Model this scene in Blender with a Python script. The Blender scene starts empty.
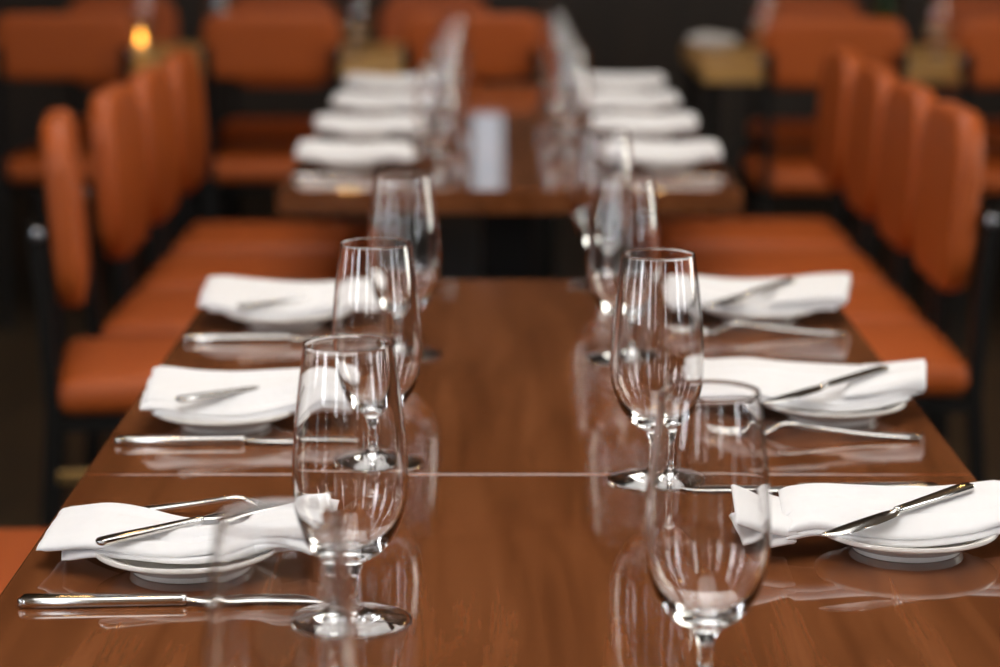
import bpy, bmesh, math, random
from mathutils import Vector, Matrix
random.seed(7)
PI = math.pi
C = bpy.context.scene.collection
TZ = 0.75                                   # height of the table tops

# ------------------------------------------------------------------ helpers
def clamp(x, a=0.0, b=1.0): return max(a, min(b, x))
def sm(a, b, x):
    t = clamp((x - a) / (b - a)); return t * t * (3 - 2 * t)
def interp(pts, x):
    """smooth (finite-difference Hermite) curve through (x, value) points"""
    n = len(pts)
    if x <= pts[0][0]: return pts[0][1]
    if x >= pts[-1][0]: return pts[-1][1]
    for i in range(n - 1):
        if x <= pts[i + 1][0]: break
    def slope(k):
        a, b = pts[max(k - 1, 0)], pts[min(k + 1, n - 1)]
        return (b[1] - a[1]) / (b[0] - a[0])
    (x0, y0), (x1, y1) = pts[i], pts[i + 1]
    h = x1 - x0; t = (x - x0) / h; m0, m1 = slope(i) * h, slope(i + 1) * h
    return (2*t**3 - 3*t*t + 1)*y0 + (t**3 - 2*t*t + t)*m0 + (-2*t**3 + 3*t*t)*y1 + (t**3 - t*t)*m1

def obj(name, bm, m, parent=None, smooth=True, loc=None):
    me = bpy.data.meshes.new(name)
    bmesh.ops.recalc_face_normals(bm, faces=bm.faces) if not getattr(bm, 'keep', False) else None
    bm.to_mesh(me); bm.free()
    for p in me.polygons: p.use_smooth = smooth
    o = bpy.data.objects.new(name, me); C.objects.link(o)
    if m: me.materials.append(m)
    if parent: o.parent = parent
    if loc: o.location = loc
    return o

def tag(o, label, cat, group=None):
    o['label'] = label; o['category'] = cat
    if group: o['group'] = group
    return o
def thing(name, label, cat, loc=(0, 0, 0), rz=0.0, group=None):
    o = bpy.data.objects.new(name, None); C.objects.link(o)
    o.empty_display_size = 0.05
    o.location = loc; o.rotation_euler = (0, 0, rz)
    return tag(o, label, cat, group)
def dup(root, loc, rz, label, group=None):
    r = root.copy(); C.objects.link(r); r.location = loc; r.rotation_euler = (0, 0, rz)
    r['label'] = label
    if group: r['group'] = group
    for ch in list(root.children):
        c = ch.copy(); C.objects.link(c); c.parent = r
        for g in ch.children:
            d = g.copy(); C.objects.link(d); d.parent = c
    return r
def struct(name, bm, m, parent=None, smooth=False):
    o = obj(name, bm, m, parent, smooth)
    if not parent: o['kind'] = 'structure'
    return o

def box(bm, x0, x1, y0, y1, z0, z1, bev=0.0, seg=2):
    g = bmesh.ops.create_cube(bm, size=1.0)
    vs = g['verts']
    for v in vs:
        v.co = Vector(((x0 + x1) / 2 + v.co.x * (x1 - x0), (y0 + y1) / 2 + v.co.y * (y1 - y0), (z0 + z1) / 2 + v.co.z * (z1 - z0)))
    if bev > 0:
        es = list({e for v in vs for e in v.link_edges})
        bmesh.ops.bevel(bm, geom=es, offset=bev, segments=seg, profile=0.5, affect='EDGES')
    return bm
def nb(*a, **k):
    bm = bmesh.new()
    return box(bm, *a, **k)

def lathe(bm, prof, n=64, close=False):
    """spin (r, z) points about Z; r == 0 points become a pole"""
    rings = []
    for r, z in prof:
        if r <= 1e-7: rings.append([bm.verts.new((0, 0, z))])
        else: rings.append([bm.verts.new((r * math.cos(2 * PI * k / n), r * math.sin(2 * PI * k / n), z)) for k in range(n)])
    for a, b in zip(rings, rings[1:]):
        for k in range(n):
            k2 = (k + 1) % n
            if len(a) == 1 and len(b) == 1: continue
            if len(a) == 1: bm.faces.new((a[0], b[k2], b[k]))
            elif len(b) == 1: bm.faces.new((a[k], a[k2], b[0]))
            else: bm.faces.new((a[k], a[k2], b[k2], b[k]))
    return bm

def prism(bm, outline, y0, y1):
    """outline of (x, z) extruded along y"""
    a = [bm.verts.new((x, y0, z)) for x, z in outline]
    b = [bm.verts.new((x, y1, z)) for x, z in outline]
    n = len(a)
    bm.faces.new(a); bm.faces.new(b[::-1])
    for k in range(n): bm.faces.new((a[k], b[k], b[(k + 1) % n], a[(k + 1) % n]))
    return bm

def loft(bm, secs, closed_ends=True):
    rs = [[bm.verts.new(p) for p in s] for s in secs]
    n = len(rs[0])
    for a, b in zip(rs, rs[1:]):
        for k in range(n):
            bm.faces.new((a[k], a[(k + 1) % n], b[(k + 1) % n], b[k]))
    if closed_ends:
        bm.faces.new(rs[0][::-1]); bm.faces.new(rs[-1])
    return bm

def spline(pts, n=6):
    out = []
    P = [pts[0]] + list(pts) + [pts[-1]]
    for i in range(1, len(P) - 2):
        p0, p1, p2, p3 = P[i - 1], P[i], P[i + 1], P[i + 2]
        for k in range(n):
            t = k / n
            out.append(tuple(0.5 * ((2 * b) + (c - a) * t + (2 * a - 5 * b + 4 * c - d) * t * t + (-a + 3 * b - 3 * c + d) * t ** 3)
                             for a, b, c, d in zip(p0, p1, p2, p3)))
    out.append(tuple(pts[-1]))
    return out

# ---------------------------------------------------------------- materials
def mat(name, col=(.8, .8, .8), rough=.5, metal=0.0, **kw):
    m = bpy.data.materials.new(name); m.use_nodes = True
    b = m.node_tree.nodes['Principled BSDF']
    b.inputs['Base Color'].default_value = (*col, 1); b.inputs['Roughness'].default_value = rough
    b.inputs['Metallic'].default_value = metal
    for k, v in kw.items(): b.inputs[k.replace('_', ' ')].default_value = v
    return m
def nodes(m): return m.node_tree.nodes, m.node_tree.links, m.node_tree.nodes['Principled BSDF']
def bump(m, scale, strength, dist=.001, detail=4, stretch=(1, 1, 1)):
    N, L, b = nodes(m)
    tc = N.new('ShaderNodeTexCoord'); mp = N.new('ShaderNodeMapping'); mp.inputs['Scale'].default_value = stretch
    no = N.new('ShaderNodeTexNoise'); no.inputs['Scale'].default_value = scale; no.inputs['Detail'].default_value = detail
    bp = N.new('ShaderNodeBump'); bp.inputs['Strength'].default_value = strength; bp.inputs['Distance'].default_value = dist
    L.new(tc.outputs['Object'], mp.inputs[0]); L.new(mp.outputs[0], no.inputs['Vector'])
    L.new(no.outputs['Fac'], bp.inputs['Height']); L.new(bp.outputs[0], b.inputs['Normal'])
    return no
def wood(name, c1, c2, c3, rough, coat, coat_rough, stretch=(14, 1.1, 14), scale=2.2):
    m = mat(name, c1, rough); N, L, b = nodes(m)
    tc = N.new('ShaderNodeTexCoord'); mp = N.new('ShaderNodeMapping'); mp.inputs['Scale'].default_value = stretch
    n1 = N.new('ShaderNodeTexNoise'); n1.inputs['Scale'].default_value = scale; n1.inputs['Detail'].default_value = 8
    n1.inputs['Roughness'].default_value = .62; n1.inputs['Distortion'].default_value = .6
    mp2 = N.new('ShaderNodeMapping'); mp2.inputs['Scale'].default_value = (stretch[0] * 9, stretch[1] * 3, stretch[2] * 9)
    n2 = N.new('ShaderNodeTexNoise'); n2.inputs['Scale'].default_value = scale; n2.inputs['Detail'].default_value = 3
    r = N.new('ShaderNodeValToRGB')
    r.color_ramp.elements[0].position = .32; r.color_ramp.elements[0].color = (*c2, 1)
    r.color_ramp.elements[1].position = .70; r.color_ramp.elements[1].color = (*c3, 1)
    e = r.color_ramp.elements.new(.5); e.color = (*c1, 1)
    mx = N.new('ShaderNodeMix'); mx.data_type = 'RGBA'; mx.blend_type = 'MULTIPLY'
    mx.inputs['Factor'].default_value = .38
    r2 = N.new('ShaderNodeValToRGB'); r2.color_ramp.elements[0].position = .35; r2.color_ramp.elements[0].color = (.80, .77, .74, 1)
    r2.color_ramp.elements[1].position = .55; r2.color_ramp.elements[1].color = (1, 1, 1, 1)
    L.new(tc.outputs['Object'], mp.inputs[0]); L.new(tc.outputs['Object'], mp2.inputs[0])
    L.new(mp.outputs[0], n1.inputs['Vector']); L.new(mp2.outputs[0], n2.inputs['Vector'])
    L.new(n1.outputs['Fac'], r.inputs[0]); L.new(n2.outputs['Fac'], r2.inputs[0])
    L.new(r.outputs[0], mx.inputs[6]); L.new(r2.outputs[0], mx.inputs[7]); L.new(mx.outputs[2], b.inputs['Base Color'])
    b.inputs['Coat Weight'].default_value = coat; b.inputs['Coat Roughness'].default_value = coat_rough
    return m
def emit(name, col, strength):
    m = mat(name, (0, 0, 0), .4); N, L, b = nodes(m)
    b.inputs['Emission Color'].default_value = (*col, 1); b.inputs['Emission Strength'].default_value = strength
    return m

M = {}
M['walnut'] = wood('walnut_varnished', (.166, .054, .0175), (.112, .035, .011), (.225, .078, .028), .5, 1.0, .045)
_b = M['walnut'].node_tree.nodes['Principled BSDF']; _b.inputs['Specular IOR Level'].default_value = 0.0; _b.inputs['Coat IOR'].default_value = 1.58
M['oak'] = wood('light_oak', (.64, .37, .115), (.54, .29, .08), (.74, .45, .16), .45, .4, .2, stretch=(1.1, 12, 12))
M['leather'] = mat('orange_leather', (.385, .076, .0085), .50, Specular_IOR_Level=.40)
no = bump(M['leather'], 260, .25, .0006)
M['black'] = mat('black_steel', (.006, .0055, .005), .5, 0.0, Specular_IOR_Level=.2)
M['chrome'] = mat('chrome', (.34, .36, .40), .28, 1.0)
M['steel'] = mat('polished_steel', (.60, .585, .56), .09, 1.0)
M['brass'] = mat('brass', (.50, .32, .12), .35, 1.0)
M['porcelain'] = mat('porcelain', (.83, .81, .77), .16, 0.0, Coat_Weight=.4, Coat_Roughness=.04)
M['cloth'] = mat('white_linen', (.78, .78, .795), .88, 0.0, Sheen_Weight=.15, Specular_IOR_Level=.2)
bump(M['cloth'], 34, .55, .006, 3, (1, .55, 1))
M['glass'] = mat('clear_glass', (1, 1, 1), 0.0, 0.0, Transmission_Weight=1.0, IOR=1.5)
M['green_glass'] = mat('green_glass', (.35, .55, .38), 0.02, 0.0, Transmission_Weight=1.0, IOR=1.5)
M['wax'] = mat('candle_wax', (.80, .62, .35), .5)
M['flame'] = emit('flame', (1.0, .42, .06), 7)
M['wall'] = wood('dark_wall_panelling', (.030, .018, .011), (.020, .012, .008), (.045, .026, .015), .5, 0.0, .3, stretch=(6, 6, .6))
M['plaster'] = mat('warm_plaster', (.42, .33, .24), .8); bump(M['plaster'], 40, .1)
M['ceil'] = mat('ceiling_paint', (.30, .25, .20), .85)
M['floor'] = wood('dark_floor_boards', (.034, .022, .011), (.020, .013, .007), (.050, .033, .017), .45, .1, .3, stretch=(9, 1, 9))
M['trim'] = mat('dark_trim', (.022, .014, .010), .45)
M['daylight'] = emit('daylight_pane', (.88, .94, 1.0), 9.0)
M['daylight_side'] = emit('daylight_side_pane', (.92, .95, 1.0), 11.0)
M['roof_fill'] = emit('roof_fill_pane', (1.0, .985, .96), 4.3)  # glow of an invented ceiling panel, soft top light on the near tables
M['roof_fill_blue'] = emit('roof_fill_cool_pane', (.84, .92, 1.0), 7.0)  # invented side strips, tinted for bluish reflections in the glass bowls
M['roof_fill_dim'] = emit('roof_fill_dim_pane', (1.0, .97, .93), 3.3)  # weaker invented panel above the far tables
M['daylight_warm'] = emit('daylight_warm_pane', (1.0, .97, .86), 8.0)
M['daylight_dim'] = emit('daylight_dim_pane', (.80, .90, 1.0), 0.75)
M['bulb'] = emit('warm_bulb', (1.0, .56, .18), 130)

# -------------------------------------------------------------- the setting
RX0, RX1, RY0, RY1, RZ = -3.6, 3.8, -3.2, 10.2, 3.1
def wall(name, axis, at, thick, a0, a1, holes, m):
    """axis 'x': wall along x standing at y=at; holes: (a0,a1,z0,z1)"""
    bm = bmesh.new()
    As = sorted({a0, a1, *[h[0] for h in holes], *[h[1] for h in holes]})
    Zs = sorted({0.0, RZ, *[h[2] for h in holes], *[h[3] for h in holes]})
    for i in range(len(As) - 1):
        for j in range(len(Zs) - 1):
            ca, cz = (As[i] + As[i + 1]) / 2, (Zs[j] + Zs[j + 1]) / 2
            if any(h[0] < ca < h[1] and h[2] < cz < h[3] for h in holes): continue
            if axis == 'x': box(bm, As[i], As[i + 1], min(at, at + thick), max(at, at + thick), Zs[j], Zs[j + 1])
            else: box(bm, min(at, at + thick), max(at, at + thick), As[i], As[i + 1], Zs[j], Zs[j + 1])
    bmesh.ops.remove_doubles(bm, verts=bm.verts, dist=1e-5)
    # drop the faces shared by neighbouring blocks
    seen = {}
    for f in bm.faces: seen.setdefault(tuple(round(c, 4) for c in f.calc_center_median()), []).append(f)
    dead = [f for fs in seen.values() if len(fs) > 1 for f in fs]
    bmesh.ops.delete(bm, geom=dead, context='FACES')
    return struct(name, bm, m)
NW = [0]
def window(axis, at, thick, hole, m, bars=1):
    NW[0] += 1
    a0, a1, z0, z1 = hole; d = at + thick * .5; w = .05
    def put(bm, p0, p1, q0, q1, dd):
        if axis == 'x': box(bm, p0, p1, d - dd, d + dd, q0, q1)
        else: box(bm, d - dd, d + dd, p0, p1, q0, q1)
    f = bmesh.new()
    put(f, a0, a0 + w, z0, z1, .04); put(f, a1 - w, a1, z0, z1, .04)
    put(f, a0 + w, a1 - w, z0, z0 + w, .04); put(f, a0 + w, a1 - w, z1 - w, z1, .04)
    for k in range(bars):
        zz = z0 + (z1 - z0) * (k + 1) / (bars + 1)
        put(f, a0 + w, a1 - w, zz - .015, zz + .015, .03)
    fr = struct(f'window_{NW[0]}', f, M['trim'])
    p = bmesh.new(); put(p, a0 + w * .5, a1 - w * .5, z0 + w * .5, z1 - w * .5, .008)
    struct('pane', p, m, fr)

struct('floor', nb(RX0 - .2, RX1 + .2, RY0 - .2, RY1 + .2, -.1, 0), M['floor'])
fill_holes = [(-.8, .85, -.6, 2.7), (-.8, .85, 3.6, 6.4), (-2.7, -2.1, -.6, 2.2), (2.1, 2.7, -.6, 2.2)]  # ceiling openings for the added light panels
cb = bmesh.new()
xs = sorted({RX0 - .2, RX1 + .2, *[h[0] for h in fill_holes], *[h[1] for h in fill_holes]})
ys = sorted({RY0 - .2, RY1 + .2, *[h[2] for h in fill_holes], *[h[3] for h in fill_holes]})
for i in range(len(xs) - 1):
    for j in range(len(ys) - 1):
        ca, cc = (xs[i] + xs[i + 1]) / 2, (ys[j] + ys[j + 1]) / 2
        if not any(h[0] < ca < h[1] and h[2] < cc < h[3] for h in fill_holes): box(cb, xs[i], xs[i + 1], ys[j], ys[j + 1], RZ, RZ + .1)
ceil = struct('ceiling', cb, M['ceil'])
hb = [(-2.7, -2.2, .8, 2.8), (-.9, -.68, .8, 2.8), (1.6, 1.9, .8, 2.8)]
hr = [(-1.1, -.6, .8, 2.75), (.7, 1.0, .8, 2.75), (3.1, 4.5, .7, 2.75)]
hl = [(-1.2, -.5, .8, 2.75), (.8, 1.1, .8, 2.75), (2.7, 3.0, .8, 2.75)]
hf = [(-.17, .06, 1.05, 1.95)]
wall('wall_back', 'x', RY0, -.2, RX0 - .2, RX1 + .2, hb, M['plaster'])
wall('wall_far', 'x', RY1, .2, RX0 - .2, RX1 + .2, hf, M['wall'])
wall('wall_left', 'y', RX0, -.2, RY0, RY1, hl, M['wall'])
wall('wall_right', 'y', RX1, .2, RY0, RY1, hr, M['wall'])
for h in hb: window('x', RY0, -.2, h, M['daylight'], 1)
for h in hr: window('y', RX1, .2, h, M['daylight_warm' if h[0] > 3 else 'daylight_side'], 0 if h[0] > 3 else 1)
for h in hl: window('y', RX0, -.2, h, M['daylight_side'], 1)
for x0, x1, y0, y1 in fill_holes:       # unseen glowing ceiling panels, added for top light and glass reflections
    NW[0] += 1
    f = bmesh.new()
    for k in range(4):
        xx = x0 + (x1 - x0 - .06) * k / 3; box(f, xx, xx + .06, y0, y1, RZ + .01, RZ + .09)
    for yy in (y0, y1 - .06): box(f, x0 + .06, x1 - .06, yy, yy + .06, RZ + .012, RZ + .088)
    fr = struct(f'window_{NW[0]}', f, M['trim'])  # frame of an added fill panel, not a known window
    struct('pane', nb(x0 + .01, x1 - .01, y0 + .01, y1 - .01, RZ + .092, RZ + .1), M['roof_fill_blue' if abs(x0 + x1) > 1 else 'roof_fill' if y0 < 0 else 'roof_fill_dim'], fr)
for h in hf: window('x', RY1, .2, h, M['daylight_dim'], 0)
struct('baseboard_far', nb(RX0, RX1, RY1 - .02, RY1, 0, .12), M['trim'])
struct('baseboard_left', nb(RX0, RX0 + .02, RY0 + .02, RY1 - .02, 0, .12), M['trim'])
struct('baseboard_right', nb(RX1 - .02, RX1, RY0 + .02, RY1 - .02, 0, .12), M['trim'])
struct('baseboard_back', nb(RX0, RX1, RY0, RY0 + .02, 0, .12), M['trim'])
def downlight(x, y):
    b = bmesh.new(); lathe(b, [(.075, RZ + .0), (.075, RZ - .012), (.040, RZ - .012), (.037, RZ - .002)], 24)
    t = obj('downlight', b, M['trim'], ceil); t.location = (x, y, 0)
    b = bmesh.new(); lathe(b, [(.036, RZ - .004), (.025, RZ - .016), (0, RZ - .02)], 24)
    e = obj('lamp_disc', b, M['bulb'], t)
for x in (-3.0, -1.3, 1.3, 3.0):
    for y in (-1.2, .6, 3.1, 7.0): downlight(x, y)
for x, y in ((-.6, 3.15), (0, 3.15), (.6, 3.15), (-.5, 7.0), (.5, 7.0), (-.6, -1.1), (0, -1.1), (.6, -1.1)): downlight(x, y)

# ------------------------------------------------------------- dining tables
def tabletop(x0, x1, y0, y1, t=.040):
    return nb(x0, x1, y0, y1, -t, 0, bev=.0024, seg=3)
def walnut_table(label, y0, y1, first=None):
    xc, yc = (.0245 if y0 < 3 else .016), (y0 + y1) / 2
    if first: return dup(first, (xc, yc, 0), 0, label)
    L = (y1 - y0) / 2 - .0008
    t = thing('dining_table', label, 'table', (xc, yc, 0), 0, 'walnut dining tables')
    obj('tabletop', tabletop(-.3905, .3905, -L, L), M['walnut'], t, False, (0, 0, TZ))
    obj('pedestal', nb(-.05, .05, -.05, .05, .02, TZ - .052, bev=.006), M['black'], t, False)
    obj('top_bracket', nb(-.24, .24, -.24, .24, TZ - .052, TZ - .040), M['black'], t, False)
    obj('base_plate', nb(-.215, .215, -.25, .25, 0, .02, bev=.006), M['black'], t, False)
    return t
wt = walnut_table('varnished walnut table at the front, nearer than the seam across the wood', .985, 2.0095)
walnut_table('varnished walnut table top just beyond the seam, holding two settings a side', 2.0095, 3.034, wt)
walnut_table('separate walnut table behind the gap, its thick front edge facing the camera', 3.925, 4.9495 + .0, wt)
walnut_table('last walnut table of the middle row, farther half of the blurred one', 4.9495, 5.974, wt)

def oak_table(label, x0, x1, y0, y1):
    t = thing('oak_table', label, 'table', ((x0 + x1) / 2, (y0 + y1) / 2, 0), 0, 'light oak tables at the back')
    hx, hy = (x1 - x0) / 2, (y1 - y0) / 2
    obj('tabletop', nb(-hx, hx, -hy, hy, TZ - .05, TZ, bev=.004), M['oak'], t, False)
    for sx in (-1, 1):
        for sy in (-1, 1):
            x, y = sx * (hx - .028), sy * (hy - .05)
            obj('leg', nb(x - .02, x + .02, y - .02, y + .02, 0, TZ - .05, bev=.003), M['black'], t, False)
oak_table('light oak table at the back left holding the glowing candle', -2.05, -.932, 6.76, 7.50)
oak_table('light oak table at the back, directly behind the middle walnut row', -.93, .172, 6.76, 7.50)
oak_table('light oak table at the back right with black legs', .57, 2.0, 6.62, 7.42)

# -------------------------------------------------------------------- chairs
def cushion(x0, x1, y0, y1, z0, z1, r, crown=.006, nx=10, ny=10):
    bm = bmesh.new(); box(bm, x0, x1, y0, y1, z0, z1)
    bmesh.ops.bevel(bm, geom=list(bm.edges), offset=r, segments=4, profile=.5, affect='EDGES')
    return bm
def pad_mesh(hw, z0, z1, th, lean, rc):
    """upholstered back: rounded rectangle in (y, z), thickness along x, leaning and a little hollow"""
    secs = []
    def outline(inset):
        pts = []
        w = hw - inset; a = z0 + inset; b = z1 - inset; r = max(rc - inset * .6, .006)
        for cy, cz, s in ((w - r, b - r, 0), (-(w - r), b - r, 1), (-(w - r), a + r, 2), (w - r, a + r, 3)):
            for k in range(7):
                an = (s + k / 6) * PI / 2
                pts.append((cy + r * math.cos(an), cz + r * math.sin(an)))
        return pts
    bm = bmesh.new()
    zm = (z0 + z1) / 2
    prof = [(-th, .030), (-th, .015), (-th + .003, .006), (-th + .011, .0005), (-th * .5, 0), (-.011, .0005), (-.003, .006), (0, .015), (0, .030)]
    for x, ins in prof:
        s = []
        for y, z in outline(ins):
            xx = x - lean * (z - z0) / (z1 - z0) + .006 * (y / hw) ** 2
            s.append((xx, y, z))
        secs.append(s)
    loft(bm, secs)
    return bm
def post(p0, p1, w=.0125):
    bm = bmesh.new()
    secs = []
    for p in (p0, p1):
        secs.append([(p[0] - w, p[1] - w, p[2]), (p[0] + w, p[1] - w, p[2]), (p[0] + w, p[1] + w, p[2]), (p[0] - w, p[1] + w, p[2])])
    loft(bm, secs); return bm
def make_chair(label, pz0=.566, pz1=.875, seat_top=.46, hw=.187, group=None, name='dining_chair', zl=.72, rc=.088):
    t = thing(name, label, 'chair', (0, 0, 0), 0, group)
    obj('seat', cushion(-.048, .455, -hw - .005, hw + .005, seat_top - .062, seat_top, .026), M['leather'], t)
    obj('backrest', pad_mesh(hw, pz0, pz1, .046, .020, rc), M['leather'], t)
    fz = seat_top - .062
    fr = bmesh.new()
    box(fr, .015, .44, -hw + .012, -hw + .034, fz - .03, fz); box(fr, .015, .44, hw - .034, hw - .012, fz - .03, fz)
    box(fr, .418, .44, -hw + .034, hw - .034, fz - .03, fz); box(fr, .015, .037, -hw + .034, hw - .034, fz - .03, fz)
    obj('seat_frame', fr, M['black'], t, False)
    for s in (-1, 1):
        y = s * (hw - .016)
        obj('leg', post((.427, y, 0), (.427, y, fz - .03)), M['black'], t, False)
        bm = post((-.085, y, 0), (-.055, y, fz)); 
        secs = [(-.055, fz), (-.062, pz0), (-.075, zl)]
        for (xa, za), (xb, zb) in zip(secs, secs[1:]):
            loft(bm, [[(x - .0125, y - .0125, z), (x + .0125, y - .0125, z), (x + .0125, y + .0125, z), (x - .0125, y + .0125, z)] for x, z in ((xa, za), (xb, zb))])
        bmesh.ops.remove_doubles(bm, verts=bm.verts, dist=1e-5)
        rl = obj('leg', bm, M['black'], t, False)
        b = bmesh.new(); g = bmesh.ops.create_cone(b, cap_ends=True, segments=20, radius1=.0125, radius2=.009, depth=.010)
        for v in b.verts: v.co = Vector((v.co.x - .070, y + s * (.0165 + v.co.z * 1.0 * 1), v.co.y + zl - .02))
        obj('bolt', b, M['chrome'], rl)
        obj('side_rail', nb(-.066, .016, y - .011, y + .011, fz - .028, fz - .004), M['black'], t, False)
    return t
G1, G2, G3, G4 = 'orange chairs left of the far walnut tables', 'orange chairs right of the far walnut tables', 'low backed chairs turned to the oak tables', 'chairs behind the oak tables'
ch = make_chair('orange leather chair nearest the camera of the four left of the far walnut tables', group=G1)
LX, RXc = -.690, .752
ch.location = (LX - .012, 3.955, 0); ch.rotation_euler = (0, 0, math.radians(8))
st = obj('stretcher', nb(-.06, .415, -.183, -.165, .285, .305, bev=.003), M['brass'], ch, False); st['label'] = 'brass foot rail'
dup0 = None
def chair_copy(x, y, rz, label, group):
    r = dup(ch, (x, y, 0), rz, label, group)
    for c in list(r.children):
        if c.name.startswith('stretcher'): bpy.data.objects.remove(c)
    return r
chair_copy(LX, 4.45, 0, 'orange leather chair second from the front in the left row by the far walnut tables', G1)
chair_copy(LX, 4.90, 0, 'orange leather chair third from the front in the left row by the far walnut tables', G1)
chair_copy(LX, 5.39, 0, 'orange leather chair last in the left row by the far walnut tables', G1)
chair_copy(RXc, 4.10, PI, 'orange leather chair nearest the camera in the right row by the far walnut tables', G2)
chair_copy(RXc, 4.53, PI, 'orange leather chair second from the front in the right row by the far walnut tables', G2)
chair_copy(RXc, 4.97, PI, 'orange leather chair third from the front in the right row by the far walnut tables', G2)
chair_copy(RXc, 5.45, PI, 'orange leather chair last in the right row by the far walnut tables', G2)
chair_copy(-.70, 2.70, 0, 'orange seat tucked beside the front left table edge, only its corner in the photo', 'single chair beside the near table')
# chairs on the far side of the oak tables, facing the camera
for x, lb in ((-1.28, 'orange chair behind the candle on the back left oak table'), (-.74, 'orange chair behind the oak tables, right of the one behind the candle'),
              (-.22, 'orange chair on the far side of the oak table behind the middle walnut row')):
    chair_copy(x, 8.02, -PI / 2, lb, G4)
chair_copy(1.03, 7.95, -PI / 2, 'orange chair on the far side of the right oak table, nearer its left end', G4)
chair_copy(1.62, 7.95, -PI / 2, 'orange chair on the far side of the right oak table, at the photo right edge', G4)
# chairs on the near side of the oak tables, backs to the camera
lc = make_chair('low backed orange chair with its back to the camera, leftmost at the oak tables', pz0=.705, pz1=.890, seat_top=.475, hw=.195, group=G3, zl=.80, rc=.05)
lc.location = (-1.225, 6.70, 0); lc.rotation_euler = (0, 0, PI / 2)
for x, y, lb in ((-.64, 6.70, 'low backed orange chair with its back to the camera, left of the far napkin row'),
                 (-.078, 6.70, 'low backed orange chair at the far end of the middle walnut row'),
                 (.905, 6.46, 'low backed orange chair in front of the right oak table'),
                 (1.44, 6.46, 'low backed orange chair at the right oak table, cut by the photo edge')):
    dup(lc, (x, y, 0), PI / 2, lb, G3)

# ------------------------------------------------------------------- glasses
GH = .200
outer_bowl = spline([(.0088, .0440), (.0130, .0465), (.0200, .0510), (.0272, .0590), (.0335, .0700), (.0382, .0850), (.0402, .1020),
                     (.0400, .1190), (.0385, .1400), (.0362, .1620), (.0335, .1830), (.0313, .1990)], 5)
inner_bowl = spline([(.0303, .1990), (.0325, .1830), (.0351, .1620), (.0374, .1400), (.0388, .1190), (.0389, .1020), (.0368, .0860),
                     (.0318, .0725), (.0250, .0630), (.0170, .0565), (.0085, .0535), (.0, .0530)], 5)
stem_p = spline([(.0098, .0098), (.0066, .0132), (.0048, .0190), (.0044, .0270), (.0050, .0350), (.0088, .0440)], 6)
foot_p = spline([(0.0, .0034), (.0150, .0022), (.0330, .0004), (.0400, .0), (.0418, .0008), (.0414, .0019), (.0340, .0034), (.0240, .0052), (.0150, .0075), (.0098, .0098)], 5)
def make_glass(label, loc, group):
    t = thing('wine_glass', label, 'glass', loc, 0, group)
    rim = [(.0312, .1998), (.0308, .2000), (.0304, .1998)]
    for nm, pr in (('bowl', outer_bowl + rim + inner_bowl), ('stem', stem_p), ('foot', foot_p)):
        # profiles run so that every face looks outwards
        bm = bmesh.new(); lathe(bm, [(0.0 if r < 1e-4 else r, z) for r, z in pr], 72)
        me = bpy.data.meshes.new(nm); bm.to_mesh(me); bm.free()
        for p in me.polygons: p.use_smooth = True
        o = bpy.data.objects.new(nm, me); C.objects.link(o); me.materials.append(M['glass']); o.parent = t
    return t
GN, GF = 'stemmed glasses on the near walnut tables', 'stemmed glasses on the far walnut tables'
g0 = make_glass('stemmed glass in sharp focus on the left beside the front left napkin', (-.104, 1.592, TZ), GN)
for x, y, lb, g in (
    (-.111, 1.145, 'very blurred tall glass at the bottom left, closest to the camera', GN),
    (-.109, 2.047, 'stemmed glass on the left just past the table seam, seen partly through another glass', GN),
    (-.105, 2.537, 'stemmed glass on the left nearest the far end of the near tables', GN),
    (.131, 1.441, 'stemmed glass at the bottom right, its foot cut by the photo edge', GN),
    (.135, 1.987, 'stemmed glass on the right standing at the seam, in sharp focus', GN),
    (.134, 2.515, 'stemmed glass on the right, second beyond the seam', GN),
    (.132, 2.985, 'stemmed glass on the right at the far end edge of the near tables', GN),
    (-.107, 4.06, 'blurred glass on the far walnut table, left row, nearest of four', GF),
    (-.107, 4.55, 'blurred glass on the far walnut table, left row, second of four', GF),
    (-.107, 5.06, 'blurred glass on the far walnut table, left row, third of four', GF),
    (-.107, 5.57, 'blurred glass on the far walnut table, left row, last of four', GF),
    (.131, 4.42, 'blurred glass on the far walnut table, right row, nearest of four', GF),
    (.131, 4.88, 'blurred glass on the far walnut table, right row, second of four', GF),
    (.131, 5.36, 'blurred glass on the far walnut table, right row, third of four', GF),
    (.131, 5.80, 'blurred glass on the far walnut table, right row, last of four', GF),
    (-1.10, 7.34, 'blurred glass on the back left oak table just behind the candle', 'glasses on the oak tables'),
    (-.84, 7.10, 'blurred glass on the back oak table, right of the candle', 'glasses on the oak tables'),
    (-.42, 7.00, 'blurred glass on the back oak table behind the left far napkins', 'glasses on the oak tables'),
    (.79, 7.10, 'blurred glass on the right oak table, near its left end', 'glasses on the oak tables'),
    (1.28, 6.95, 'blurred glass on the right oak table, right of the green bottle', 'glasses on the oak tables')):
    dup(g0, (x, y, TZ), random.uniform(0, 6), lb, g)

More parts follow.
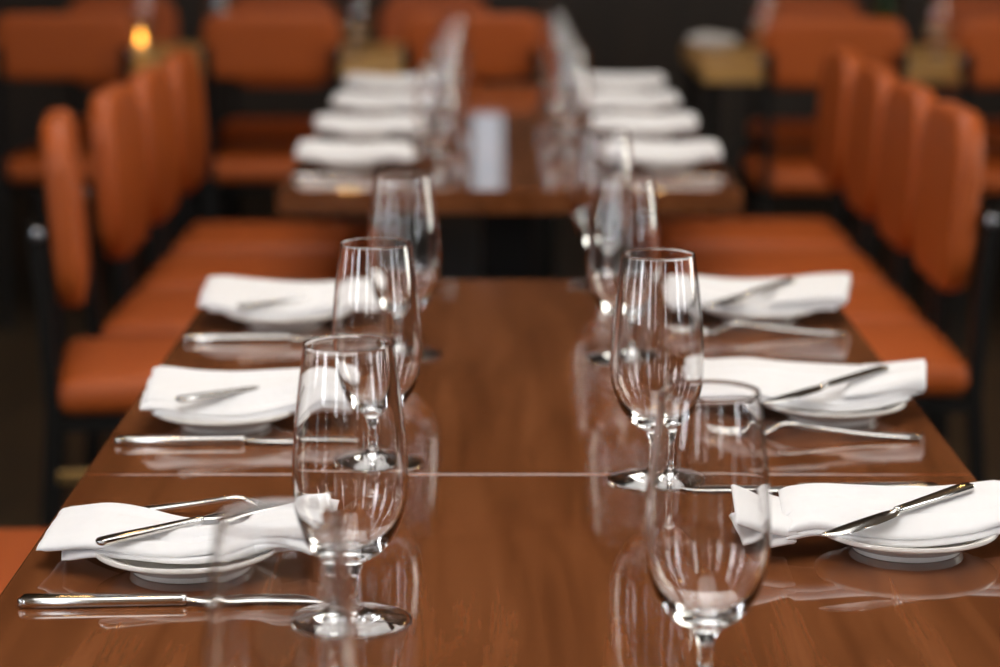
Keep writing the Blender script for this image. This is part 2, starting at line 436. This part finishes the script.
# -------------------------------------------------------------------- plates
pl_prof = spline([(0.0, .0050), (.030, .0050), (.046, .0056), (.054, .0090), (.062, .0128), (.0690, .0155), (.0707, .0168), (.0707, .0186), (.0694, .0197),
                  (.060, .0162), (.052, .0118), (.045, .0084), (.030, .0078), (0.0, .0076)], 4)
ring_prof = spline([(.0385, .0058), (.0378, .0010), (.0388, .0), (.0412, .0), (.0424, .0010), (.0445, .0062)], 3)
def make_plate(label, loc, group):
    t = thing('side_plate', label, 'plate', loc, 0, group)
    for nm, pr in (('dish', pl_prof), ('foot_ring', ring_prof)):
        bm = bmesh.new(); lathe(bm, [(0.0 if r < 1e-4 else r, z) for r, z in pr], 72)
        obj(nm, bm, M['porcelain'], t)
    return t
PLATES = {'L1': (-.2365, 1.724), 'L2': (-.262, 2.200), 'L3': (-.252, 2.715), 'R1': (.317, 1.778), 'R2': (.322, 2.232), 'R3': (.306, 2.745)}
FAR = {'L4': (-.270, 4.235), 'L5': (-.272, 4.715), 'L6': (-.274, 5.215), 'L7': (-.276, 5.70), 'R4': (.300, 4.235), 'R5': (.298, 4.74), 'R6': (.300, 5.235), 'R7': (.300, 5.72)}
WHERE = {'L1': 'front left setting beside the orange seat corner', 'L2': 'left setting just past the table seam', 'L3': 'left setting at the near tables far end',
         'R1': 'front right setting with the dark bladed knife', 'R2': 'right setting just past the table seam', 'R3': 'right setting at the near tables far end',
         'L4': 'nearest left setting on the far walnut table', 'L5': 'second left setting on the far walnut table', 'L6': 'third left setting on the far walnut table', 'L7': 'last left setting on the far walnut table',
         'R4': 'nearest right setting on the far walnut table', 'R5': 'second right setting on the far walnut table', 'R6': 'third right setting on the far walnut table', 'R7': 'last right setting on the far walnut table'}
pl0 = None
for k, (x, y) in list(PLATES.items()) + list(FAR.items()):
    lb = 'small white plate under the napkin, ' + WHERE[k]
    if pl0 is None: pl0 = make_plate(lb, (x, y, TZ), 'white side plates')
    else: dup(pl0, (x, y, TZ), 0, lb)

# ------------------------------------------------------------------- napkins
# A napkin is folded into a long strip and laid across its plate: several cloth layers, each a flattened
# closed tube running along u (towards the table middle = -, towards the diner = +), v across it (+ = away from the camera).
def layer(bm, u0, u1, front, back, top, thick, wr, ph, nfold, skew0=0.0, skew1=0.0, tilt=0.0, nu=48, nv=28, drape=.0045):
    """front/back/top/thick: [(u, value)...]; skew tilts the end edges (du per unit v); tilt raises the back edge"""
    secs = []
    for i in range(nu + 1):
        t = i / nu; t = t * .85 + .15 * (t * t * (3 - 2 * t))
        u = u0 + (u1 - u0) * t
        f, b, zt, th = interp(front, u), interp(back, u), interp(top, u), interp(thick, u)
        d = min(t, 1 - t)
        endk = min(1.0, .3 + 20 * d)
        s_top, s_bot = [], []
        for j in range(nv + 1):
            q = -1 + 2 * j / nv
            qq = math.sin(q * PI / 2) * .25 + q * .75
            v = (f + b) / 2 + qq * (b - f) / 2
            prof = max(0.0, 1 - abs(q) ** 9) ** .5
            amp = interp(wr, u) * 1.4
            w = amp * (math.sin(nfold * qq * PI + ph + 9 * u) + .5 * math.sin(nfold * 1.9 * qq * PI - ph * 1.7 + 14 * u) + .35 * math.sin(38 * u + 5 * qq + ph))
            zc = zt + w + tilt * qq - .002 * abs(q) ** 3 - drape * max(0.0, 1 - (u / .075) ** 2) * max(0.0, -qq) ** 1.5
            du = (skew0 * (1 - t) + skew1 * t) * v
            s_top.append((u + du, v, zc + th * .5 * prof * endk))
            s_bot.append((u + du, v, zc - th * .5 * prof * endk))
        secs.append(s_top + s_bot[::-1][1:-1])
    loft(bm, secs)
SHAPES = {   # front edge, back edge for each of the settings
 'L1': ([(-.104, -.048), (-.052, -.044), (-.016, -.052), (.021, -.051), (.06, -.038), (.086, -.026), (.112, -.008)],
        [(-.104, .050), (-.067, .036), (-.040, .018), (-.015, .012), (.010, .022), (.052, .058), (.112, .100)]),
 'R1': ([(-.134, -.054), (-.098, -.049), (-.075, -.044), (-.043, -.051), (-.013, -.056), (.018, -.055), (.055, -.044), (.090, -.026)],
        [(-.134, .040), (-.100, .032), (-.034, .036), (.024, .040), (.090, .056)]),
 'R2': ([(-.130, -.006), (-.073, -.034), (-.036, -.044), (.002, -.048), (.044, -.038), (.090, -.010)],
        [(-.130, .112), (-.054, .086), (.006, .068), (.047, .056), (.090, .066)]),
 'R3': ([(-.110, -.042), (-.058, -.056), (.003, -.060), (.047, -.056), (.100, -.044)],
        [(-.110, .080), (-.064, .078), (.003, .070), (.085, .078), (.100, .076)]),
 'L2': ([(-.120, -.022), (-.054, -.034), (-.007, -.052), (.045, -.050), (.086, -.044)],
        [(-.120, .042), (-.060, .048), (.01, .050), (.086, .072)]),
 'L3': ([(-.122, -.004), (-.062, -.044), (-.023, -.057), (.04, -.054), (.096, -.026)],
        [(-.122, .066), (-.07, .070), (-.03, .066), (.062, .086), (.096, .094)]),
 'far': ([(-.115, -.046), (-.05, -.056), (.03, -.058), (.098, -.050)],
        [(-.115, .060), (-.05, .056), (.03, .066), (.098, .078)])}
BASE = [(-.14, .012), (-.11, .016), (-.075, .0205), (-.04, .0190), (0, .0180), (.04, .0190), (.075, .0205), (.11, .0150)]   # underside of the pile
def napkin_mesh(kind, seed, key):
    rnd = random.Random(seed); bm = bmesh.new(); ph = rnd.uniform(0, 6)
    F, B = SHAPES.get(key, SHAPES['far'])
    if key not in SHAPES:
        F = [(u, v + rnd.uniform(-.006, .006)) for u, v in F]; B = [(u, v + rnd.uniform(-.008, .008)) for u, v in B]
    F = [(u, v + .007 * max(0.0, 1 - (u / .085) ** 2)) for u, v in F]
    u0, u1 = F[0][0], F[-1][0]
    up = lambda dz: [(u, z + dz) for u, z in BASE]
    off = lambda P, d: [(u, v + d) for u, v in P]
    if kind == 'fan':
        W = [(u0, .0022), (-.05, .0030), (-.015, .0024), (.03, .0008), (u1, .0003)]
        H = [(u0, .006), (u1, .0055)]
        layer(bm, u0 + .006, u1 - .014, off(F, -.002), off(B, -.008), [(u, z + .0032 - (.0105 * sm(.045, .105, u))) for u, z in BASE], H, W, ph + .4, 2.2, .10, .16, .0010)
        layer(bm, u0, u1 + .004, F, B, [(u, z + .0090 - .0065 * sm(.045, .105, u)) for u, z in BASE + [(.118, .0145)]], [(u0, .006), (-.02, .007), (u1, .006)], W, ph, 2.2, -.10, -.02, .0022)
        layer(bm, u0 - .002, -.040, [(u0, -.040), (-.07, -.038), (-.04, -.022)], [(u0, .046), (-.07, .030), (-.04, .008)], up(.0160), [(u0, .007), (-.04, .003)],
              [(u0, .0018), (-.04, .0006)], ph + 2, 1.8, .10, -.5, .003)
    elif kind == 'bow':
        W = [(u0, .0005), (-.098, .0010), (-.03, .0010), (.02, .0004), (u1, .0005)]
        layer(bm, -.100, u1 - .004, off(F, -.001), off(B, -.006), up(.0035), [(u0, .0065), (u1, .0065)], W, ph, 1.6, .03, .02, .001)
        layer(bm, -.098, u1, F, B, up(.0096), [(u0, .009), (-.09, .010), (-.04, .007), (u1, .0065)], W, ph, 1.6, .03, .05, .0015)
        layer(bm, -.100, u1 - .012, off(F, .022), off(B, -.001), up(.0155), [(u0, .008), (-.05, .006), (u1, .003)], W, ph + 1, 1.3, .05, .10, .0035)
        layer(bm, u0, -.090, F, B, [(u0, .036), (-.112, .030), (-.098, .026)], [(u0, .0065), (-.09, .010)], [(u0, .0006), (-.09, .0004)], ph, 1, .05, .03, .003, 18)
        layer(bm, u0 + .002, -.092, F, off(B, -.006), [(u0, .013), (-.112, .0165), (-.098, .0185)], [(u0, .0065), (-.09, .008)], [(u0, .0004), (-.09, .0004)], ph, 1, -.06, .02, .001, 18)
    elif kind == 'cuff':
        W = [(u0, .0008), (-.04, .0012), (.03, .0005), (u1, .0008)]
        layer(bm, u0 + .006, u1 - .012, off(F, -.002), off(B, -.010), up(.0035), [(u0, .0065), (u1, .0065)], W, ph, 1.5, .02, .10, .001)
        layer(bm, u0, u1 - .004, F, B, up(.0092), [(u0, .0065), (u1, .007)], W, ph, 1.5, .02, .16, .002)
        layer(bm, u0 + .004, u1 - .030, off(F, .014), off(B, .002), up(.0152), [(u0, .006), (u1, .005)], W, ph + 1, 1.4, .02, .16, .004)
        layer(bm, .020, u1 + .004, F, B, [(.02, .0365), (.055, .0370), (u1, .0350)], [(.02, .003), (.06, .010), (u1, .0170)], [(.02, .0002), (u1, .0010)], ph + 1, 1.3, .35, .18, .003, 24)
    else:
        W = [(u0, .0020), (-.03, .0012), (.03, .0007), (u1, .0012)]
        layer(bm, u0 + .006, u1 - .010, off(F, -.002), off(B, -.010), up(.0035), [(u0, .0065), (u1, .0065)], W, ph, 1.8, .02, .12, .001)
        layer(bm, u0, u1, F, B, up(.0092), [(u0, .0065), (u1, .0065)], W, ph, 1.8, .04, .06, .002)
        layer(bm, u0 + .002, u1 - .004, off(F, .010), off(B, .001), up(.0160), [(u0, .006), (u1, .005)], W, ph + 1, 1.5, .05, .05, .005)
    return bm
def napkin(key, kind, seed, lift=0.0, rz=0.0, du=0.0, dv=0.0, first=None, group='folded napkins on the near tables'):
    x, y = PLATES.get(key) or FAR[key]
    s = -1 if key[0] == 'L' else 1
    words = {'fan': 'white cloth napkin spread to a wide flap', 'bow': 'white cloth napkin cinched like a bow', 'cuff': 'white cloth napkin with a raised rolled cuff', 'strip': 'white cloth napkin folded to a strip'}[kind]
    lb = words + ', ' + WHERE[key]
    if first:
        o = first.copy(); C.objects.link(o); o.name = 'napkin'
    else:
        bm = napkin_mesh(kind, seed, key)
        for v in bm.verts: v.co.x *= s
        bmesh.ops.recalc_face_normals(bm, faces=bm.faces)
        o = obj('napkin', bm, M['cloth'])
    o.location = (x + s * du, y + dv, TZ + lift); o.rotation_euler = (0, 0, rz)
    tag(o, lb, 'napkin', group)
    return o
NL = .0015
napkin('L1', 'fan', 3, NL, 0, -.002, .004)
napkin('R1', 'bow', 5, NL, 0, .002, .006)
napkin('L2', 'strip', 11, NL, 0, -.008, 0)
napkin('R2', 'cuff', 8, NL, 0, -.004, 0)
napkin('L3', 'strip', 21, NL, 0, .004, 0)
napkin('R3', 'cuff', 14, NL, 0, .002, .002)
fl = napkin('L4', 'strip', 31, NL, 0, 0, 0, None, 'folded napkins on the far walnut tables')
fr_ = napkin('R4', 'strip', 37, NL, 0, 0, 0, None, 'folded napkins on the far walnut tables')
fl2 = napkin('L5', 'strip', 43, NL, .05, 0, 0, None, 'folded napkins on the far walnut tables')
fr2_ = napkin('R5', 'strip', 47, NL, -.04, 0, 0, None, 'folded napkins on the far walnut tables')
for k, src, rz in (('L6', fl, -.05), ('L7', fl2, .03), ('R6', fr_, .05), ('R7', fr2_, -.05)):
    napkin(k, 'strip', 0, NL, rz, 0, 0, src, 'folded napkins on the far walnut tables')

# ------------------------------------------------------------------- cutlery
def blade_loft(pts, m_exp=2.4, n=14):
    """pts: (x, half width, half thickness, z centre, y offset)"""
    bm = bmesh.new(); secs = []
    for x, w, h, z, yo in pts:
        s = []
        for k in range(n):
            a = 2 * PI * k / n
            c, d = math.cos(a), math.sin(a)
            s.append((x, yo + w * math.copysign(abs(c) ** (2 / m_exp), c), z + h * math.copysign(abs(d) ** (2 / m_exp), d)))
        secs.append(s)
    loft(bm, secs); return bm
# knife along +x, butt of the handle at x = 0
def make_knife(label, length, group, name='table_knife', wide=1.0, thin=1.0):
    t = thing(name, label, 'knife', (0, 0, 0), 0, group); L = length
    h = [(0.0, .0030, .0018, .0040, 0), (.002, .0062, .0034, .0040, 0), (.006, .0074, .0040, .0040, 0), (.02, .0076, .0040, .0040, 0), (.25 * L, .0070, .0036, .0040, 0),
         (.48 * L, .0052, .0034, .0040, 0), (.515 * L, .0048, .0036, .0040, 0), (.53 * L, .0040, .0030, .0040, 0)]
    obj('handle', blade_loft(spline([(a, b * wide, c * thin, d * thin, e) for a, b, c, d, e in h], 3), 4.6, 20), M['steel'], t)
    zo = .0040 * (thin - 1)
    b = [(.525 * L, .0036, .0016, .0040, 0), (.55 * L, .0060, .0012, .0038, .0008), (.60 * L, .0085, .0010, .0034, .0012), (.75 * L, .0098, .0009, .0030, .0014),
         (.90 * L, .0090, .0007, .0026, .0006), (.97 * L, .0055, .0006, .0024, -.0022), (L, .0010, .0004, .0022, -.0052)]
    obj('blade', blade_loft(spline([(a, w_, h_, z_ + zo, y_) for a, w_, h_, z_, y_ in b], 4), 1.6), M['steel'], t)
    return t
def make_fork(label, length, group):
    t = thing('table_fork', label, 'fork', (0, 0, 0), 0, group); L = length
    h = [(0.0, .0030, .0010, .0030, 0), (.003, .0068, .0018, .0030, 0), (.012, .0080, .0021, .0030, 0), (.25 * L, .0062, .0021, .0052, 0), (.45 * L, .0036, .0020, .0095, 0),
         (.60 * L, .0028, .0021, .0135, 0), (.66 * L, .0042, .0016, .0125, 0)]
    obj('handle', blade_loft(spline(h, 4), 2.6), M['steel'], t)
    hd = [(.655 * L, .0042, .0015, .0125, 0), (.69 * L, .0090, .0010, .0098, 0), (.73 * L, .0118, .0009, .0064, 0), (.78 * L, .0122, .0009, .0042, 0)]
    obj('head', blade_loft(spline(hd, 4), 2.2), M['steel'], t)
    for k in range(4):
        yo = -.0105 + .0070 * k
        obj('tine', blade_loft(spline([(.775 * L, .0017, .0009, .0043, yo), (.85 * L, .0016, .0009, .0030, yo), (.94 * L, .0014, .0008, .0045, yo), (L, .0006, .0004, .0072, yo)], 3), 2.4, 8), M['steel'], t)
    return t
def place(o, x, y, z, rz, tilt=0.0, roll=0.0):
    o.location = (x, y, z); o.rotation_euler = (roll, -tilt, rz)
KT, KN, FK = 'table knives lying on the wood', 'knives laid across the napkins', 'forks lying on the wood'
k0 = make_knife('long steel table knife in front of the front left napkin', .228, KT)
place(k0, -.346, 1.628, TZ - .0, math.radians(2))
kc = [dup(k0, (-.356, 2.122, TZ), math.radians(1), 'steel table knife before the left napkin just past the seam', KT),
      dup(k0, (-.357, 2.612, TZ), math.radians(1), 'steel table knife before the left napkin at the far end of the near tables', KT),
      dup(k0, (.374, 1.948, TZ), math.radians(180), 'table knife lying behind the front right napkin, blade tip towards the glass', KT),
      dup(k0, (-.362, 4.075, TZ), 0, 'blurred knife at the left front corner of the far walnut table', KT),
      dup(k0, (-.362, 4.56, TZ), 0, 'blurred knife between first and second left napkins on the far table', KT)]
f0 = make_fork('steel fork behind the front left napkin, mostly hidden by it', .200, FK)
place(f0, -.340, 1.872, TZ, math.radians(3))
dup(f0, (.392, 2.140, TZ), math.radians(177), 'steel fork before the right napkin just past the seam', FK)
dup(f0, (.395, 2.648, TZ), math.radians(178), 'steel fork before the right napkin at the far end of the near tables', FK)
dup(f0, (.395, 4.06, TZ), math.radians(180), 'blurred fork at the right front corner of the far walnut table', FK)
b0 = make_knife('butter knife lying across the front left napkin, handle out', .160, KN, 'butter_knife', .80, .66)
import mathutils
bpy.context.view_layer.update()
def rest_on(o, xy0, xy1, L, over, gap=.0002, tuck=None):
    """lay a knife from butt xy0 towards xy1 on the objects below it, tilted as they carry it"""
    dg = bpy.context.evaluated_depsgraph_get(); dx, dy = xy1[0] - xy0[0], xy1[1] - xy0[1]
    n = math.hypot(dx, dy); dx /= n; dy /= n
    def zat(x, y):
        best = TZ
        for ob in over:
            inv = ob.matrix_world.inverted()
            ok, lo, nn, i = ob.ray_cast(inv @ Vector((x, y, 2)), (0, 0, -1))
            if ok: best = max(best, (ob.matrix_world @ lo).z)
        return best
    S = []
    for i in range(25):
        s = L * i / 24
        z = max(zat(xy0[0] + dx * s - dy * w, xy0[1] + dy * s + dx * w) for w in (-.006, -.003, 0, .003, .006))
        S.append((s, z))
    # upper supporting line: steepness that keeps the mean height lowest
    best = None
    for k in range(-20, 21):
        m = k * .004
        c = max(z - m * s for s, z in S)
        mid = c + m * L * .45
        if best is None or mid < best[0]: best = (mid, m, c)
    _, m, c = best
    if tuck is not None: m, c = tuck, max(z - tuck * s for s, z in S if s < .08)
    place(o, xy0[0], xy0[1], c + gap, math.atan2(dy, dx), math.atan(m))
naps = {o['label'].split(', ', 1)[1]: o for o in C.objects if o.name.startswith('napkin')}
rest_on(b0, (-.298, 1.684), (-.190, 1.746), .160, [naps[WHERE['L1']]], -.001, .075)
def knife_on(key, xy0, xy1, label, gap=.0002, tuck=None):
    r = dup(b0, (0, 0, 0), 0, label, KN); rest_on(r, xy0, xy1, .160, [naps[WHERE[key]]], gap, tuck)
knife_on('R1', (.372, 1.806), (.243, 1.709), 'butter knife with dark blade lying across the front right napkin')
knife_on('R2', (.376, 2.246), (.250, 2.152), 'butter knife leaning on the rolled cuff of the right napkin past the seam')
knife_on('R3', (.350, 2.765), (.235, 2.66), 'butter knife across the right napkin at the far end of the near tables')
knife_on('L2', (-.302, 2.150), (-.238, 2.190), 'butter knife across the left napkin just past the seam', -.003, 0.02)
knife_on('L3', (-.300, 2.66), (-.190, 2.73), 'butter knife across the left napkin at the far end of the near tables', -.003, 0.02)

# ------------------------------------------------- things on the oak tables
t = thing('candle_holder', 'small glowing candle in a small glass cup on the back left oak table', 'candle', (-1.067, 7.05, TZ))
b = bmesh.new(); lathe(b, spline([(0, .001), (.020, .0005), (.027, .0), (.0300, .002), (.0318, .006), (.0335, .020), (.0345, .0315), (.0341, .0335), (.0333, .0335), (.0328, .0315), (.0318, .020), (.0298, .008), (.0270, .0045), (.020, .0040), (0, .0040)], 3), 40); obj('cup', b, M['glass'], t)
b = bmesh.new(); lathe(b, [(0, .0045), (.022, .0045), (.0245, .007), (.0255, .020), (.0245, .0245), (.020, .026), (.006, .0245), (0, .0245)], 24); obj('wax', b, M['wax'], t)
b = bmesh.new(); lathe(b, [(0, .0250), (.006, .029), (.0100, .038), (.0070, .054), (.0025, .068), (0, .074)], 16); obj('flame', b, M['flame'], t)
t = thing('bottle', 'blurred green bottle on the right oak table', 'bottle', (1.17, 7.22, TZ))
b = bmesh.new(); lathe(b, spline([(0, .006), (.030, .004), (.036, .0), (.038, .004), (.038, .15), (.036, .18), (.018, .225), (.0135, .25), (.0135, .29)], 4) +
                       [(.011, .29), (.011, .25), (.0155, .224), (.033, .178), (.035, .15), (.035, .012), (0, .012)], 40); obj('body', b, M['green_glass'], t)
b = bmesh.new(); lathe(b, [(0, .288), (.0148, .288), (.0148, .316), (.013, .319), (0, .319)], 24); obj('cap', b, M['black'], t)
PLATES['R8'] = (.66, 7.0); WHERE['R8'] = 'standing at the left end of the right oak table'
dup(pl0, (.66, 7.26, TZ), 0, 'small white plate under the napkin at the left end of the right oak table', 'white side plates')
PLATES['R8'] = (.66, 7.26); nk = napkin('R8', 'strip', 0, NL, 1.2, 0, 0, fr_, 'folded napkin on the right oak table'); nk['label'] = 'white cloth napkin on the left end of the right oak table'

# ----------------------------------------------------- world, light, camera
w = bpy.data.worlds.new('World'); bpy.context.scene.world = w; w.use_nodes = True
w.node_tree.nodes['Background'].inputs[0].default_value = (.6, .7, .9, 1); w.node_tree.nodes['Background'].inputs[1].default_value = .3
cd = bpy.data.cameras.new('Camera'); cam = bpy.data.objects.new('Camera', cd); C.objects.link(cam)
cd.lens = 85; cd.sensor_width = 36; cd.clip_start = .05
cam.location = (0, 0, 1.264)
cam.rotation_euler = (PI / 2 - math.atan(456 / (1000 * 85 / 36)), 0, 0)
cd.dof.use_dof = True; cd.dof.focus_distance = 1.80; cd.dof.aperture_fstop = 4.0
sc = bpy.context.scene; sc.camera = cam
sc.view_settings.view_transform = 'Standard'; sc.view_settings.look = 'None'
sc.view_settings.gamma = 1; sc.view_settings.use_curve_mapping = False
sc.view_settings.exposure = 0.15
cy = sc.cycles
cy.max_bounces = 16; cy.transmission_bounces = 14; cy.glossy_bounces = 8; cy.diffuse_bounces = 4; cy.transparent_max_bounces = 8
cy.caustics_refractive = True; cy.caustics_reflective = True; cy.blur_glossy = .3
cy.sample_clamp_indirect = 12
